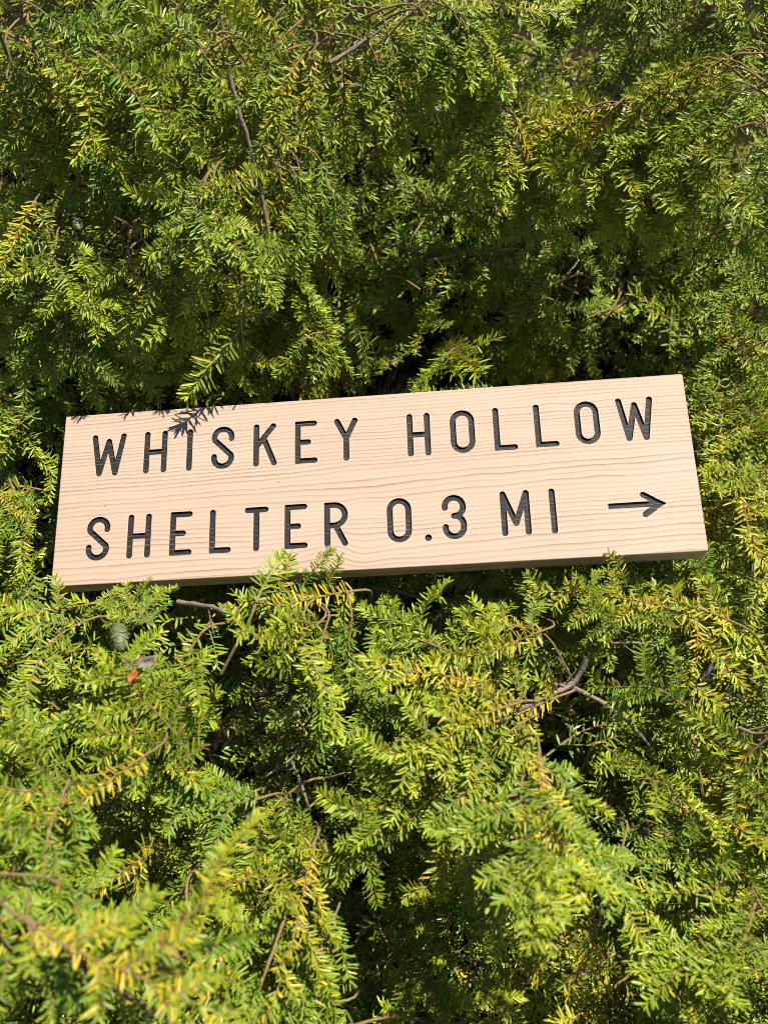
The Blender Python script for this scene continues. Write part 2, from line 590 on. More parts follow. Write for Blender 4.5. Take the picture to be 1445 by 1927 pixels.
def simplify(loop, tol=0.03):
    n = len(loop)
    k = int(np.argmax(np.linalg.norm(loop - loop[0], axis=1)))
    def rdp(a):
        if len(a) < 3: return a
        d = np.abs(np.cross(a[-1] - a[0], a - a[0])) / max(np.linalg.norm(a[-1] - a[0]), 1e-9)
        i = int(np.argmax(d))
        if d[i] < tol: return np.array([a[0], a[-1]])
        return np.vstack([rdp(a[:i + 1])[:-1], rdp(a[i:])])
    p = rdp(loop[:k + 1])
    q = rdp(np.vstack([loop[k:], loop[:1]]))
    return np.vstack([p[:-1], q[:-1]])


def loc2(p):
    return np.array([p[0] / 1000 - W / 2, H / 2 - p[1] / 1000])


sign = bpy.data.objects.new('wooden_sign', None)
COL.objects.link(sign)
sign.empty_display_size = 0.05
Rm = Matrix(((U_W[0], V_W[0], N_W[0]), (U_W[1], V_W[1], N_W[1]), (U_W[2], V_W[2], N_W[2])))
sign.matrix_world = Rm.to_4x4()
tag(sign, 'pale wooden trail sign with carved black letters lying on the evergreen shrub', 'sign')

DEPTH, LIP = 0.0020, 0.00025
all_pts, all_edges, loops_g = [], [], []
BV = 0.0009
rim = []
cr = 0.0009
for cx_, cy_, a0 in ((W / 2 - BV - cr, H / 2 - BV - cr, 0), (-W / 2 + BV + cr, H / 2 - BV - cr, 90), (-W / 2 + BV + cr, -H / 2 + BV + cr, 180), (W / 2 - BV - cr, -H / 2 + BV + cr, 270)):
    for a in np.linspace(a0, a0 + 90, 6):
        rim.append((cx_ + cr * math.cos(math.radians(a)), cy_ + cr * math.sin(math.radians(a))))
# finer points along the long edges so that they can waver a little
rim_full = []
for i in range(len(rim)):
    a, b = np.array(rim[i]), np.array(rim[(i + 1) % len(rim)])
    k = max(1, int(np.linalg.norm(b - a) / 0.02))
    for j in range(k):
        rim_full.append(a + (b - a) * j / k)
rim_full = np.array(rim_full)
fs = []
for name, spec in GLYPHS:
    f, xr, yr = glyph_sdf(name, spec)
    ls = [simplify(l) for l in contours(f, xr, yr)]
    fs.append((name, f, ls))

pts, edges, owner = [], [], []


def add_loop(loop):
    s = len(pts)
    pts.extend([Vector((float(p[0]), float(p[1]))) for p in loop])
    edges.extend([(s + i, s + (i + 1) % len(loop)) for i in range(len(loop))])
    return list(range(s, s + len(loop)))


rim_ids = add_loop(rim_full)
for name, f, ls in fs:
    for l in ls:
        add_loop(np.array([loc2(p) for p in l]))
cv, ce, cf, ov, oe, of = delaunay_2d_cdt(pts, edges, [], 1, 1e-7)
cv = np.array([(v.x, v.y) for v in cv])
tri = np.array([t for t in cf if len(t) == 3])
cen = cv[tri].mean(1)
mm = np.stack([(cen[:, 0] + W / 2) * 1000, (H / 2 - cen[:, 1]) * 1000], -1)
which = np.full(len(tri), -1)
for gi, (name, f, ls) in enumerate(fs):
    d = f(mm)
    which[d < 0] = gi
# front, outside the letters
bverts, bfaces = [], []
vmap = {}


def bv(i, z):
    k = (i, z)
    if k not in vmap:
        vmap[k] = len(bverts)
        bverts.append((cv[i][0], cv[i][1], z))
    return vmap[k]


for t in tri[which < 0]:
    bfaces.append([bv(int(i), 0.0) for i in t])
letter_mesh = {}
for gi, (name, f, ls) in enumerate(fs):
    T = tri[which == gi]
    cnt = {}
    for t in T:
        for a, b in ((t[0], t[1]), (t[1], t[2]), (t[2], t[0])):
            cnt[(int(a), int(b))] = 1
    lv, lf, lm = [], [], {}
    def vv(i, z):
        k = (i, z)
        if k not in lm:
            lm[k] = len(lv)
            lv.append((cv[i][0], cv[i][1], z))
        return lm[k]
    for t in T:
        lf.append([vv(int(i), -DEPTH) for i in t])
    for (a, b) in cnt:
        if (b, a) not in cnt:                              # outline edge: a lip of bare wood, then the painted wall
            bfaces.append([bv(b, 0.0), bv(a, 0.0), bv(a, -LIP), bv(b, -LIP)])
            lf.append([vv(b, -LIP), vv(a, -LIP), vv(a, -DEPTH), vv(b, -DEPTH)])
    letter_mesh[gi] = (lv, lf)
# rounded front arris, sides and back
out = []
for p in rim_full:
    c = np.array([np.clip(p[0], -W / 2 + BV + cr, W / 2 - BV - cr), np.clip(p[1], -H / 2 + BV + cr, H / 2 - BV - cr)])
    q = p - c
    q = q / max(np.linalg.norm(q), 1e-9)
    out.append(q)
out = np.array(out)
n = len(rim_full)
prof = [(0.3 * BV, -0.08 * BV), (0.75 * BV, -0.4 * BV), (BV, -BV), (BV, -TH + BV), (0.6 * BV, -TH + .3 * BV), (0, -TH)]
rim_idx = [bv(i, 0.0) for i in rim_ids]
prev = rim_idx
for o_, z_ in prof:
    cur = []
    for i in range(n):
        p = rim_full[i] + out[i] * o_
        cur.append(len(bverts))
        bverts.append((p[0], p[1], z_))
    for i in range(n):
        j = (i + 1) % n
        bfaces.append([prev[i], cur[i], cur[j], prev[j]])
    prev = cur
bfaces.append(prev[::-1])
board = add_mesh('board', bverts, bfaces, M_WOOD, sign, smooth=False)
for gi, (name, f, ls) in enumerate(fs):
    kind = 'arrow' if name == 'arrow' else ('period' if name == '.' else ('digit' if name in '03' else 'letter'))
    lo = add_mesh(kind, *letter_mesh[gi], M_PAINT, sign, smooth=False)
    what = {'arrow': 'carved black arrow pointing right', '.': 'carved black decimal point'}.get(name, 'carved black %s %s' % (kind, name))
    lo['label'] = what

# ------------------------------------------------------------------ hemlock sprays
NT_ROWS = np.array([0.0, 0.2, 0.8, 1.0])
NT_W = np.array([0.40, 0.95, 0.95, 0.32])


def needle_block(P, D, S, N, L, Wd, bend, lod):
    """blades: base P, direction D, side S, normal N (n,3); returns verts, quads"""
    n = len(P)
    if lod == 0:
        rows, ww, cols = NT_ROWS, NT_W, (-1, 0, 1)
    elif lod == 1:
        rows, ww, cols = np.array([0, .55, 1.0]), np.array([.55, 1.0, .4]), (-1, 0, 1)
    else:
        rows, ww, cols = np.array([0, .6, 1.0]), np.array([.6, 1.05, .4]), (-1, 1)
    V = np.zeros((n, len(rows), len(cols), 3))
    for i, (t, w) in enumerate(zip(rows, ww)):
        c = P + D * (L * t)[:, None] - N * (bend * L * t * t)[:, None]
        for j, s in enumerate(cols):
            V[:, i, j] = c + S * (s * w * Wd * 0.5)[:, None] - N * ((0.22 if s == 0 else 0.0) * Wd * w)[:, None]
    per = len(rows) * len(cols)
    q = []
    nc = len(cols)
    for i in range(len(rows) - 1):
        for j in range(nc - 1):
            a = i * nc + j
            q.append((a, a + nc, a + 1 + nc, a + 1))
    q = np.array(q)
    F = (np.arange(n) * per)[:, None, None] + q[None]
    return V.reshape(-1, 3), F.reshape(-1, 4), per


def tube(pts, rad, sides=6):
    pts = np.asarray(pts, float)
    t = np.gradient(pts, axis=0)
    t /= np.linalg.norm(t, axis=1)[:, None] + 1e-12
    up = np.array([0.13, 0.21, 0.97])
    s = np.cross(t, up)
    s /= np.linalg.norm(s, axis=1)[:, None] + 1e-12
    d = np.cross(s, t)
    a = np.linspace(0, 2 * np.pi, sides, endpoint=False)
    V = pts[:, None] + np.asarray(rad)[:, None, None] * (np.cos(a)[None, :, None] * s[:, None] + np.sin(a)[None, :, None] * d[:, None])
    n = len(pts)
    i = np.arange(n - 1)[:, None] * sides
    j = np.arange(sides)[None]
    k = (j + 1) % sides
    F = np.stack([i + j, i + k, i + sides + k, i + sides + j], -1).reshape(-1, 4)
    return V.reshape(-1, 3), F


class Spray:
    """one hemlock bough: axis along +x, upper side +z"""
    def __init__(self, seed, length, kind='fan', yellow=0.1, lod=0, nl=0.0119):
        self.r = np.random.default_rng(seed)
        self.lod, self.yellow, self.kind, self.nl = lod, yellow, kind, nl
        self.nv, self.nf, self.na, self.tv, self.tf = [], [], [], [], []
        self.no = self.to = 0
        self.length = length
        self.shoot(np.zeros(3), np.array([1., 0, 0]), np.array([0, 0, 1.]), length, 0)
        tail = np.array([(-.030, .003, -.060), (-.022, .002, -.034), (-.013, 0, -.014), (-.005, 0, -.003), (.004, 0, 0)])
        v, f = tube(tail, np.linspace(.0014, .00105, 5), 6)   # older wood running back into the shrub
        self.tv.append(v); self.tf.append(f + self.to); self.to += len(v)
        self.NV = np.vstack(self.nv)
        self.NF = np.vstack(self.nf)
        self.NA = np.vstack(self.na)
        self.TV = np.vstack(self.tv)
        self.TF = np.vstack(self.tf)

    def shoot(self, p, d, up, L, level):
        r = self.r
        n = max(5, int(L / 0.009))
        pts, ds, us = [p], [d], [up]
        st = L / (n - 1)
        droop = {0: 0.55, 1: 0.50, 2: 0.4}[level] * r.uniform(.5, 1.4)
        side_c = r.normal(0, 0.5)
        jit = 0
        for i in range(n - 1):
            s = np.cross(up, d)
            jit = 0.7 * jit + r.normal(0, 0.045)
            k = i / n
            d = unit(d - up * droop * st / L * (0.3 + 1.2 * k) + s * (side_c * st / L + jit))
            up = unit(up - d * (up @ d))
            p = p + d * st
            pts.append(p); ds.append(d); us.append(up)
        pts, ds, us = np.array(pts), np.array(ds), np.array(us)
        r0 = (0.0011 if level == 0 else 0.00085 if level == 1 else 0.0006) * (1 + 1.5 * max(0, L - .1))
        rad = r0 * np.linspace(1.15, 0.45, n)
        if self.lod < 2 or level < 2:
            v, f = tube(pts, rad, 6 if self.lod == 0 else 4)
            self.tv.append(v); self.tf.append(f + self.to); self.to += len(v)
        self.needles(pts, ds, us, L, level)
        # side shoots
        if level == 0 and self.kind != 'tip':
            step = 0.0225 if self.kind != 'narrow' else 0.030
            s = r.uniform(.05, .14) * L
            sgn = 1 if r.random() < .5 else -1
            while s < L * 0.90:
                k = s / L
                if self.kind == 'fan':
                    l2 = (0.56 * (1 - k) ** 0.9 + 0.12) * L * r.uniform(.6, 1.1)
                elif self.kind == 'old':
                    l2 = (0.35 * (1 - k) + 0.12) * L * r.uniform(.3, 1.1)
                else:
                    l2 = (0.26 * (1 - k) + 0.06) * L * r.uniform(.5, 1.3)
                self.branch(pts, ds, us, s, L, sgn, l2, 1)
                sgn = -sgn
                s += step * r.uniform(.7, 1.4)
        elif level == 1 and L > 0.068:
            s = r.uniform(.18, .32) * L
            sgn = 1 if r.random() < .5 else -1
            while s < L * 0.85:
                l2 = (0.42 * (1 - s / L) + 0.10) * L * r.uniform(.5, 1.2)
                if l2 > 0.008:
                    self.branch(pts, ds, us, s, L, sgn, l2, 2)
                sgn = -sgn
                s += 0.024 * r.uniform(.7, 1.5)

    def branch(self, pts, ds, us, s, L, sgn, l2, level):
        r = self.r
        f = s / L * (len(pts) - 1)
        i = min(int(f), len(pts) - 2)
        p = pts[i] + (pts[i + 1] - pts[i]) * (f - i)
        d, u = ds[i], us[i]
        sd = np.cross(u, d) * sgn
        a = math.radians(r.normal(44, 8))
        e = math.radians(r.normal(3, 9))
        nd = unit(d * math.cos(a) + sd * math.sin(a) + u * math.sin(e))
        nu = unit(u - nd * (u @ nd) + np.cross(nd, u) * r.normal(0, .14))
        nu = unit(nu - nd * (nu @ nd))
        self.shoot(p, nd, nu, l2, level)

    def needles(self, pts, ds, us, L, level):
        r = self.r
        sp = 0.00092 if self.lod == 0 else 0.0017 if self.lod == 1 else 0.0021
        start = 0.10 * L if (level == 0 and self.kind != 'tip') else 0.04 * L
        s = np.arange(start, L * 1.0, sp)
        if len(s) < 3:
            return
        n = len(s)
        s = np.clip(s + r.normal(0, sp * .25, n), 0, L * .999)
        f = s / L * (len(pts) - 1)
        i = np.minimum(f.astype(int), len(pts) - 2)
        w = (f - i)[:, None]
        P = pts[i] * (1 - w) + pts[i + 1] * w
        D0 = ds[i] * (1 - w) + ds[i + 1] * w
        U0 = us[i]
        S0 = np.cross(U0, D0)
        row = np.arange(n) % 9                              # even: left, odd: right, the last along the top
        sg = np.where(row % 2 == 0, 1.0, -1.0)
        top = row == 8
        high = (row >= 4) & ~top                            # a second, more upright rank on each side
        k = s / L
        yaw = np.radians(r.normal(64, 9, n) - 30 * np.clip((k - .75) / .25, 0, 1))
        ele = np.radians(np.where(high, r.normal(38, 13, n), r.normal(6, 12, n)))
        yaw = np.where(top, np.radians(r.normal(0, 24, n)), yaw)
        ele = np.where(top, np.radians(r.normal(30, 12, n)), ele)
        D = D0 * (np.cos(yaw) * np.cos(ele))[:, None] + S0 * (sg * np.sin(yaw) * np.cos(ele))[:, None] + U0 * np.sin(ele)[:, None]
        D /= np.linalg.norm(D, axis=1)[:, None]
        N = U0 + S0 * r.normal(0, .22, n)[:, None] + D0 * r.normal(0, .15, n)[:, None]
        N = N - D * (N * D).sum(1)[:, None]
        N /= np.linalg.norm(N, axis=1)[:, None]
        S = np.cross(N, D)
        Ln = self.nl * r.normal(1, .14, n) * (0.78 + 0.34 * np.sin(np.pi * np.clip(k, 0, 1)))
        Ln = np.where(top, Ln * .62, np.where(high, Ln * .86, Ln))
        Ln = np.clip(Ln, .004, .02)
        Wd = np.clip(r.normal(.00182, .0002, n), .0014, .0024)
        if self.lod == 2:
            Wd = Wd * 1.2
        bend = r.normal(.07, .13, n)
        keep = np.ones(n, bool)
        if level == 0 and self.kind == 'old':
            keep = r.random(n) < 0.5
        elif level == 0:
            keep = r.random(n) < 0.45 + 0.6 * k
        else:
            keep = r.random(n) < .96
        # colour: young at the tips, older and yellowing inwards
        age = np.clip((1 - k) * (1.0 if level < 2 else .7) * np.clip(L / .05, .35, 1.2) + r.normal(0, .12, n), 0, 1)
        yp = self.yellow * (np.clip(1.2 - k, 0, 1) ** 1.5) * (2.0 if level == 0 else 0.5 if level == 1 else .15)
        yl = np.where(r.random(n) < yp, r.uniform(.45, 1.0, n), r.uniform(0, .10, n) + self.yellow * .14)
        yl = np.where(r.random(n) < .006 + .012 * self.yellow, 1.8, yl)
        T = np.stack([age, r.random(n), yl], -1)
        m = keep
        V, F, per = needle_block(P[m], D[m], S[m], N[m], Ln[m], Wd[m], bend[m], self.lod)
        self.nv.append(V)
        self.nf.append(F + self.no)
        self.no += len(V)
        self.na.append(np.repeat(T[m], per, axis=0))


SPECS = [('fan', .170, .10), ('fan', .150, .05), ('fan', .185, .36), ('fan', .160, .07), ('fan', .135, .48),
         ('narrow', .180, .08), ('narrow', .150, .60), ('narrow', .120, .05), ('narrow', .200, .32),
         ('old', .190, .95), ('old', .160, .80), ('tip', .070, .02), ('tip', .055, .25), ('fan', .120, .0), ('fan', .145, .12), ('narrow', .135, .12)]
LIB = []
for i, (k, L, y) in enumerate(SPECS):
    sp = Spray(100 + i, L, k, y)
    me_t = me_n = None
    LIB.append({'spray': sp, 'kind': k, 'L': L, 'y': y, 'tw': None, 'ne': None})
BYKIND = {k: [i for i, s in enumerate(SPECS) if s[0] == k] for k in ('fan', 'narrow', 'old', 'tip')}


def frame(root, tip, up, length, flat=1.0):
    x = unit(np.asarray(tip) - np.asarray(root))
    z = unit(up - x * (up @ x))
    y = np.cross(z, x)
    return x, y, z


shrub = bpy.data.objects.new('hemlock_shrub', None)
COL.objects.link(shrub)
shrub.location = (0, 0.1, -0.35)
bpy.context.view_layer.update()
SHI = shrub.location
tag(shrub, 'sprawling green and yellow hemlock shrub filling the frame around the sign', 'shrub')

n_branch = 0


def place(i, root, x, y, z, scale, wid=1.0):
    """a copy of spray i: one branch (twigs) with its needles below it"""
    global n_branch
    e = LIB[i]
    sp = e['spray']
    M = Matrix(((x[0] * scale, y[0] * scale * wid, z[0] * scale, root[0] - SHI[0]),
                (x[1] * scale, y[1] * scale * wid, z[1] * scale, root[1] - SHI[1]),
                (x[2] * scale, y[2] * scale * wid, z[2] * scale, root[2] - SHI[2]), (0, 0, 0, 1)))
    if e['tw'] is None:
        b = add_mesh('branch', sp.TV, sp.TF, M_TWIG, shrub)
        nd = add_mesh('needles', sp.NV, sp.NF, M_NEEDLE, b, attr=sp.NA)
        e['tw'], e['ne'] = b, nd
    else:
        b = e['tw'].copy()
        COL.objects.link(b)
        nd = e['ne'].copy()
        COL.objects.link(nd)
        nd.parent = b
    nd['kind'] = 'stuff'
    b.matrix_local = M
    n_branch += 1
    return b


def touches(sp, root, x, y, z, sc, front=True):
    # share of a spray's needles that would lie in the board or in front of it
    q = np.vstack([sp.NV[::7], sp.TV[::3]]) @ (np.stack([x, y, z], 1) * sc).T + root
    u, v, w = q @ U_W, q @ V_W, q @ N_W
    m_ = (np.abs(u) < W / 2 + .002) & (np.abs(v) < H / 2 + .002) & (w > -TH - .002)
    if not front:
        m_ &= w < .001
    return m_.mean()


def shades(sp, root, x, y, z, sc, free=.013):
    # would it throw shade on the board further in than its upper rim?
    q = sp.NV[::9] @ (np.stack([x, y, z], 1) * sc).T + root
    q = q - SUN * ((q @ N_W) / (SUN @ N_W))[:, None] * ((q @ N_W) > 0)[:, None]
    u, v = q @ U_W, q @ V_W
    return ((np.abs(u) < W / 2) & (v < H / 2 - free) & (v > -H / 2)).mean() > .0015


def put(i, pr, pt, lift, lift2=None, upmix=0.5, wid=1.0, roll=0.0, front=None):
    """spray i from photograph pixel pr to pt, standing `lift` metres proud of the shrub's surface"""
    a = at(*pr, lift)
    b = at(*pt, lift if lift2 is None else lift2)
    nn = normal(a - 0)
    up = unit(nn * upmix + SUN * (1 - upmix) * .5 - FWD * (1 - upmix) * .5)
    x = unit(b - a)
    if roll:
        up = unit(up + np.cross(x, up) * math.tan(roll))
    L = LIB[i]['L']
    x, y, z = frame(a, b, up, L)
    x = unit(x + z * 0.12)                                  # leaves the root a little upwards: the tip droops
    y = np.cross(z, x); z = np.cross(x, y)
    sc = float(np.clip(np.linalg.norm(b - a) / (L * 0.93), .62 if LIB[i]['kind'] == 'tip' else .84, 1.3))
    for _ in range(7):                                      # keep clear of the board
        if pr[1] < 790 and shades(LIB[i]['spray'], a, x, y, z, sc):
            sc *= .92
            continue
        if touches(LIB[i]['spray'], a, x, y, z, sc, front=(pr[1] < 800 if front is None else front)) <= (0.0 if LIB[i]['kind'] != 'tip' else .02):
            break
        sc *= .88
        if LIB[i]['kind'] == 'tip':
            a = a - FWD * .006
            sc /= .88
    else:
        print('dropped', i, pr, pt)
        return None
    return place(i, a, x, y, z, sc, wid)


HERO = [
    # above the sign, left
    (8, (10, 60), (335, 275), .07, .06), (2, (60, 50), (170, 235), .06, .05), (6, (130, 130), (215, 290), .06, .06), (1, (240, 180), (190, 330), .04, .05),
    (0, (508, 470), (446, 705), .035, .03), (3, (470, 490), (310, 660), .03, .02), (1, (480, 500), (530, 700), .03, .025), (14, (440, 540), (340, 640), .03, .03),
    (2, (515, 470), (745, 655), .085, .08), (9, (520, 465), (690, 540), .09, .08), (0, (110, 480), (150, 690), .04, .03), (10, (105, 500), (145, 650), .045, .04),
    (3, (140, 500), (250, 660), .035, .025), (14, (90, 470), (30, 600), .05, .05), (4, (60, 330), (20, 470), .06, .06), (13, (330, 380), (300, 520), .05, .05),
    (0, (430, 330), (310, 440), .05, .05), (1, (560, 300), (660, 400), .045, .05), (7, (520, 330), (640, 470), .045, .045), (13, (500, 200), (610, 280), .04, .05),
    (4, (430, 120), (280, 150), .05, .05), (2, (560, 130), (430, 120), .04, .05),
    # above, right
    (0, (770, 10), (895, 205), .12, .13), (1, (720, 30), (775, 210), .12, .13), (8, (880, 0), (1060, 62), .12, .14), (3, (850, 60), (960, 190), .12, .12), (2, (930, 190), (1060, 330), .12, .11), (14, (800, -20), (830, 130), .12, .12), (13, (700, 90), (730, 190), .11, .11), (4, (900, 150), (880, 230), .12, .13),
    (4, (1180, 190), (960, 260), .13, .12), (2, (1330, 180), (1120, 260), .14, .13), (0, (1445, 150), (1270, 280), .14, .13), (5, (1290, 300), (1268, 420), .14, .15), (15, (1190, 270), (1100, 410), .135, .14), (14, (1200, 200), (1050, 300), .13, .13), (2, (1420, 230), (1200, 300), .14, .14),
    (7, (1290, 310), (1375, 335), .14, .14), (5, (1440, 220), (1430, 400), .14, .15), (4, (1400, 90), (1250, 190), .08, .08), (14, (1060, 250), (1010, 360), .06, .06),
    (1, (940, 475), (690, 510), .10, .09), (10, (960, 470), (800, 490), .105, .10), (3, (1070, 520), (840, 580), .09, .09), (10, (1080, 518), (930, 580), .095, .09), (13, (960, 480), (900, 410), .09, .09), (14, (990, 410), (1060, 470), .09, .09),
    (5, (720, 520), (770, 695), .05, .05), (0, (780, 440), (660, 600), .05, .05), (4, (1050, 420), (930, 400), .05, .05), (13, (1030, 560), (1110, 600), .04, .04),
    (2, (1445, 640), (1290, 690), .03, .03), (4, (1130, 650), (1010, 700), .025, .025), (6, (1320, 600), (1420, 720), .04, .04),
    # tips reaching over the board's lower edge
    (11, (482, 1135), (505, 1040), .035, .05), (11, (565, 1110), (607, 1030), .035, .05), (12, (520, 1130), (560, 1060), .03, .045), (6, (690, 1110), (430, 1130), .03, .04), (12, (610, 1110), (640, 1072), .025, .035), (12, (1172, 1100), (1155, 1036), .03, .045), (12, (112, 1150), (118, 1088), .03, .055),
    # below the sign
    (9, (1080, 1300), (760, 1400), .04, .04), (2, (1010, 1320), (820, 1290), .035, .04), (4, (960, 1340), (700, 1380), .04, .05), (0, (1000, 1400), (1010, 1670), .10, .13), (9, (1012, 1390), (1000, 1610), .115, .13),
    (5, (900, 1450), (775, 1615), .07, .09), (1, (880, 1430), (690, 1530), .05, .06), (3, (1250, 1470), (1345, 1720), .07, .08), (10, (1270, 1490), (1320, 1680), .08, .085), (6, (300, 1405), (50, 1545), .09, .11),
    (0, (130, 1470), (30, 1640), .11, .13), (9, (20, 1715), (310, 1915), .185, .185), (8, (150, 1870), (415, 1775), .17, .18), (0, (-40, 1700), (60, 1900), .16, .17), (3, (80, 1650), (290, 1740), .14, .15), (5, (60, 1760), (200, 1930), .165, .17),
    (9, (600, 1560), (480, 1890), .05, .055), (0, (560, 1480), (420, 1600), .04, .05), (10, (490, 1590), (360, 1700), .04, .04), (10, (330, 1670), (470, 1690), .04, .04), (1, (640, 1700), (560, 1900), .04, .05), (3, (760, 1560), (640, 1660), .04, .04),
    (0, (620, 1160), (540, 1330), .035, .045), (13, (640, 1250), (700, 1360), .035, .04), (14, (380, 1190), (300, 1330), .03, .035), (4, (220, 1310), (280, 1420), .03, .03), (1, (260, 1480), (250, 1310), .04, .06), (13, (330, 1440), (285, 1330), .04, .05),
    (3, (1180, 1190), (1060, 1150), .03, .03), (2, (1020, 1190), (870, 1140), .03, .035), (0, (830, 1220), (750, 1130), .03, .04), (4, (1400, 1180), (1250, 1120), .03, .03), (6, (1040, 1180), (930, 1210), .035, .035), (0, (1130, 1400), (1220, 1490), .05, .05), (1, (1330, 1420), (1420, 1490), .045, .05),
    (2, (1445, 1390), (1330, 1460), .05, .05), (13, (1290, 1330), (1230, 1290), .03, .03), (5, (1180, 1560), (1110, 1700), .05, .06), (15, (970, 1640), (870, 1760), .05, .05), (10, (1130, 1730), (1070, 1830), .03, .03), (9, (1000, 1740), (940, 1860), .02, .02),
    (0, (720, 1760), (800, 1900), .04, .05), (6, (1320, 1720), (1300, 1860), .06, .06), (3, (1420, 1700), (1400, 1860), .07, .07), (10, (1180, 1840), (1080, 1900), .03, .03), (7, (90, 1250), (20, 1350), .03, .03),
]
for i, pr, pt, l1, l2 in HERO:
    put(i, pr, pt, l1, l2, upmix=rng.uniform(.3, .7), roll=rng.normal(0, .2))



def on_board(px, py):
    r = ray(px, py)
    return CAM + r * ((-CAM @ N_W) / (r @ N_W))


def put_world(i, a, b, up, wid=1.0, lo=.6, hi=1.5):
    x, y, z = frame(a, b, up, 1)
    sc = np.linalg.norm(b - a) / (LIB[i]['L'] * .95)
    place(i, a, x, y, z, float(np.clip(sc, lo, hi)), wid)


def over(px, py, h):
    # the point h above the board whose shadow falls on this pixel of it
    return on_board(px, py) + SUN / (SUN @ N_W) * h * .95


put_world(11, over(425, 722, .055), over(350, 832, .038), unit(N_W * .4 + SUN), lo=1.0)     # sprig that throws its shadow on the first word
put_world(11, over(545, 722, .040), over(510, 766, .026), unit(N_W + SUN))

# the board's outline in the photograph (centimetres of slack), nothing may grow through it
QUAD = [(124, 784), (1284, 703), (1333, 1037), (95, 1104)]


def board_local(p):
    p = np.asarray(p)
    return np.array([p @ U_W, p @ V_W, p @ N_W])


def in_hollow(p):
    return max([math.exp(-((p[0] - hx) ** 2 + (p[1] - hy) ** 2) / (w * w)) for hx, hy, w, d in HOLLOW_W])


def field_yellow(px, py):
    v = 0.30
    for cx_, cy_, r_, a in ((600, 150, 220, .3), (1250, 220, 260, .4), (620, 510, 120, .4), (80, 400, 120, .35), (1330, 680, 150, .4), (900, 1330, 200, .3), (1350, 1000, 150, .2), (100, 1250, 180, .25), (550, 1130, 160, .3), (1050, 690, 200, .25), (120, 1800, 200, .3), (1200, 1120, 150, .3)):
        v += a * math.exp(-((px - cx_) ** 2 + (py - cy_) ** 2) / r_ ** 2)
    return v


def scatter_dir(px, py):
    """downhill for the drooping boughs above the board, every way round below it"""
    if py < 760:
        return rng.normal(math.pi / 2, 0.65)
    if rng.random() < .5:
        return rng.normal(math.pi / 2, 1.0)
    return rng.uniform(0, 2 * math.pi)


def grow(px, py, depth, choose):
    p = hit(px, py)
    p = p - normal(p) * depth
    a = scatter_dir(px, py)
    img = RGT * math.cos(a) + DWN * math.sin(a)
    nn = normal(p)
    d = unit(img - nn * (img @ nn))
    d = unit(d + nn * rng.normal(.20, .22))
    up = unit(nn + rng.normal(0, .25, 3))
    i = choose(px, py)
    L = LIB[i]['L']
    sc = rng.uniform(.72, 1.1)
    root = p - d * L * sc * .5
    x, y, z = frame(root, root + d, up, L)
    return i, root, x, y, z, sc


def choose(px, py):
    y = field_yellow(px, py)
    u = rng.random()
    if u < y * .22: return int(rng.choice([9, 10]))
    if u < y * .75: return int(rng.choice([2, 4, 6, 12, 8]))
    return int(rng.choice([0, 1, 3, 13, 14, 5, 7, 15, 0, 1, 3, 13, 14]))


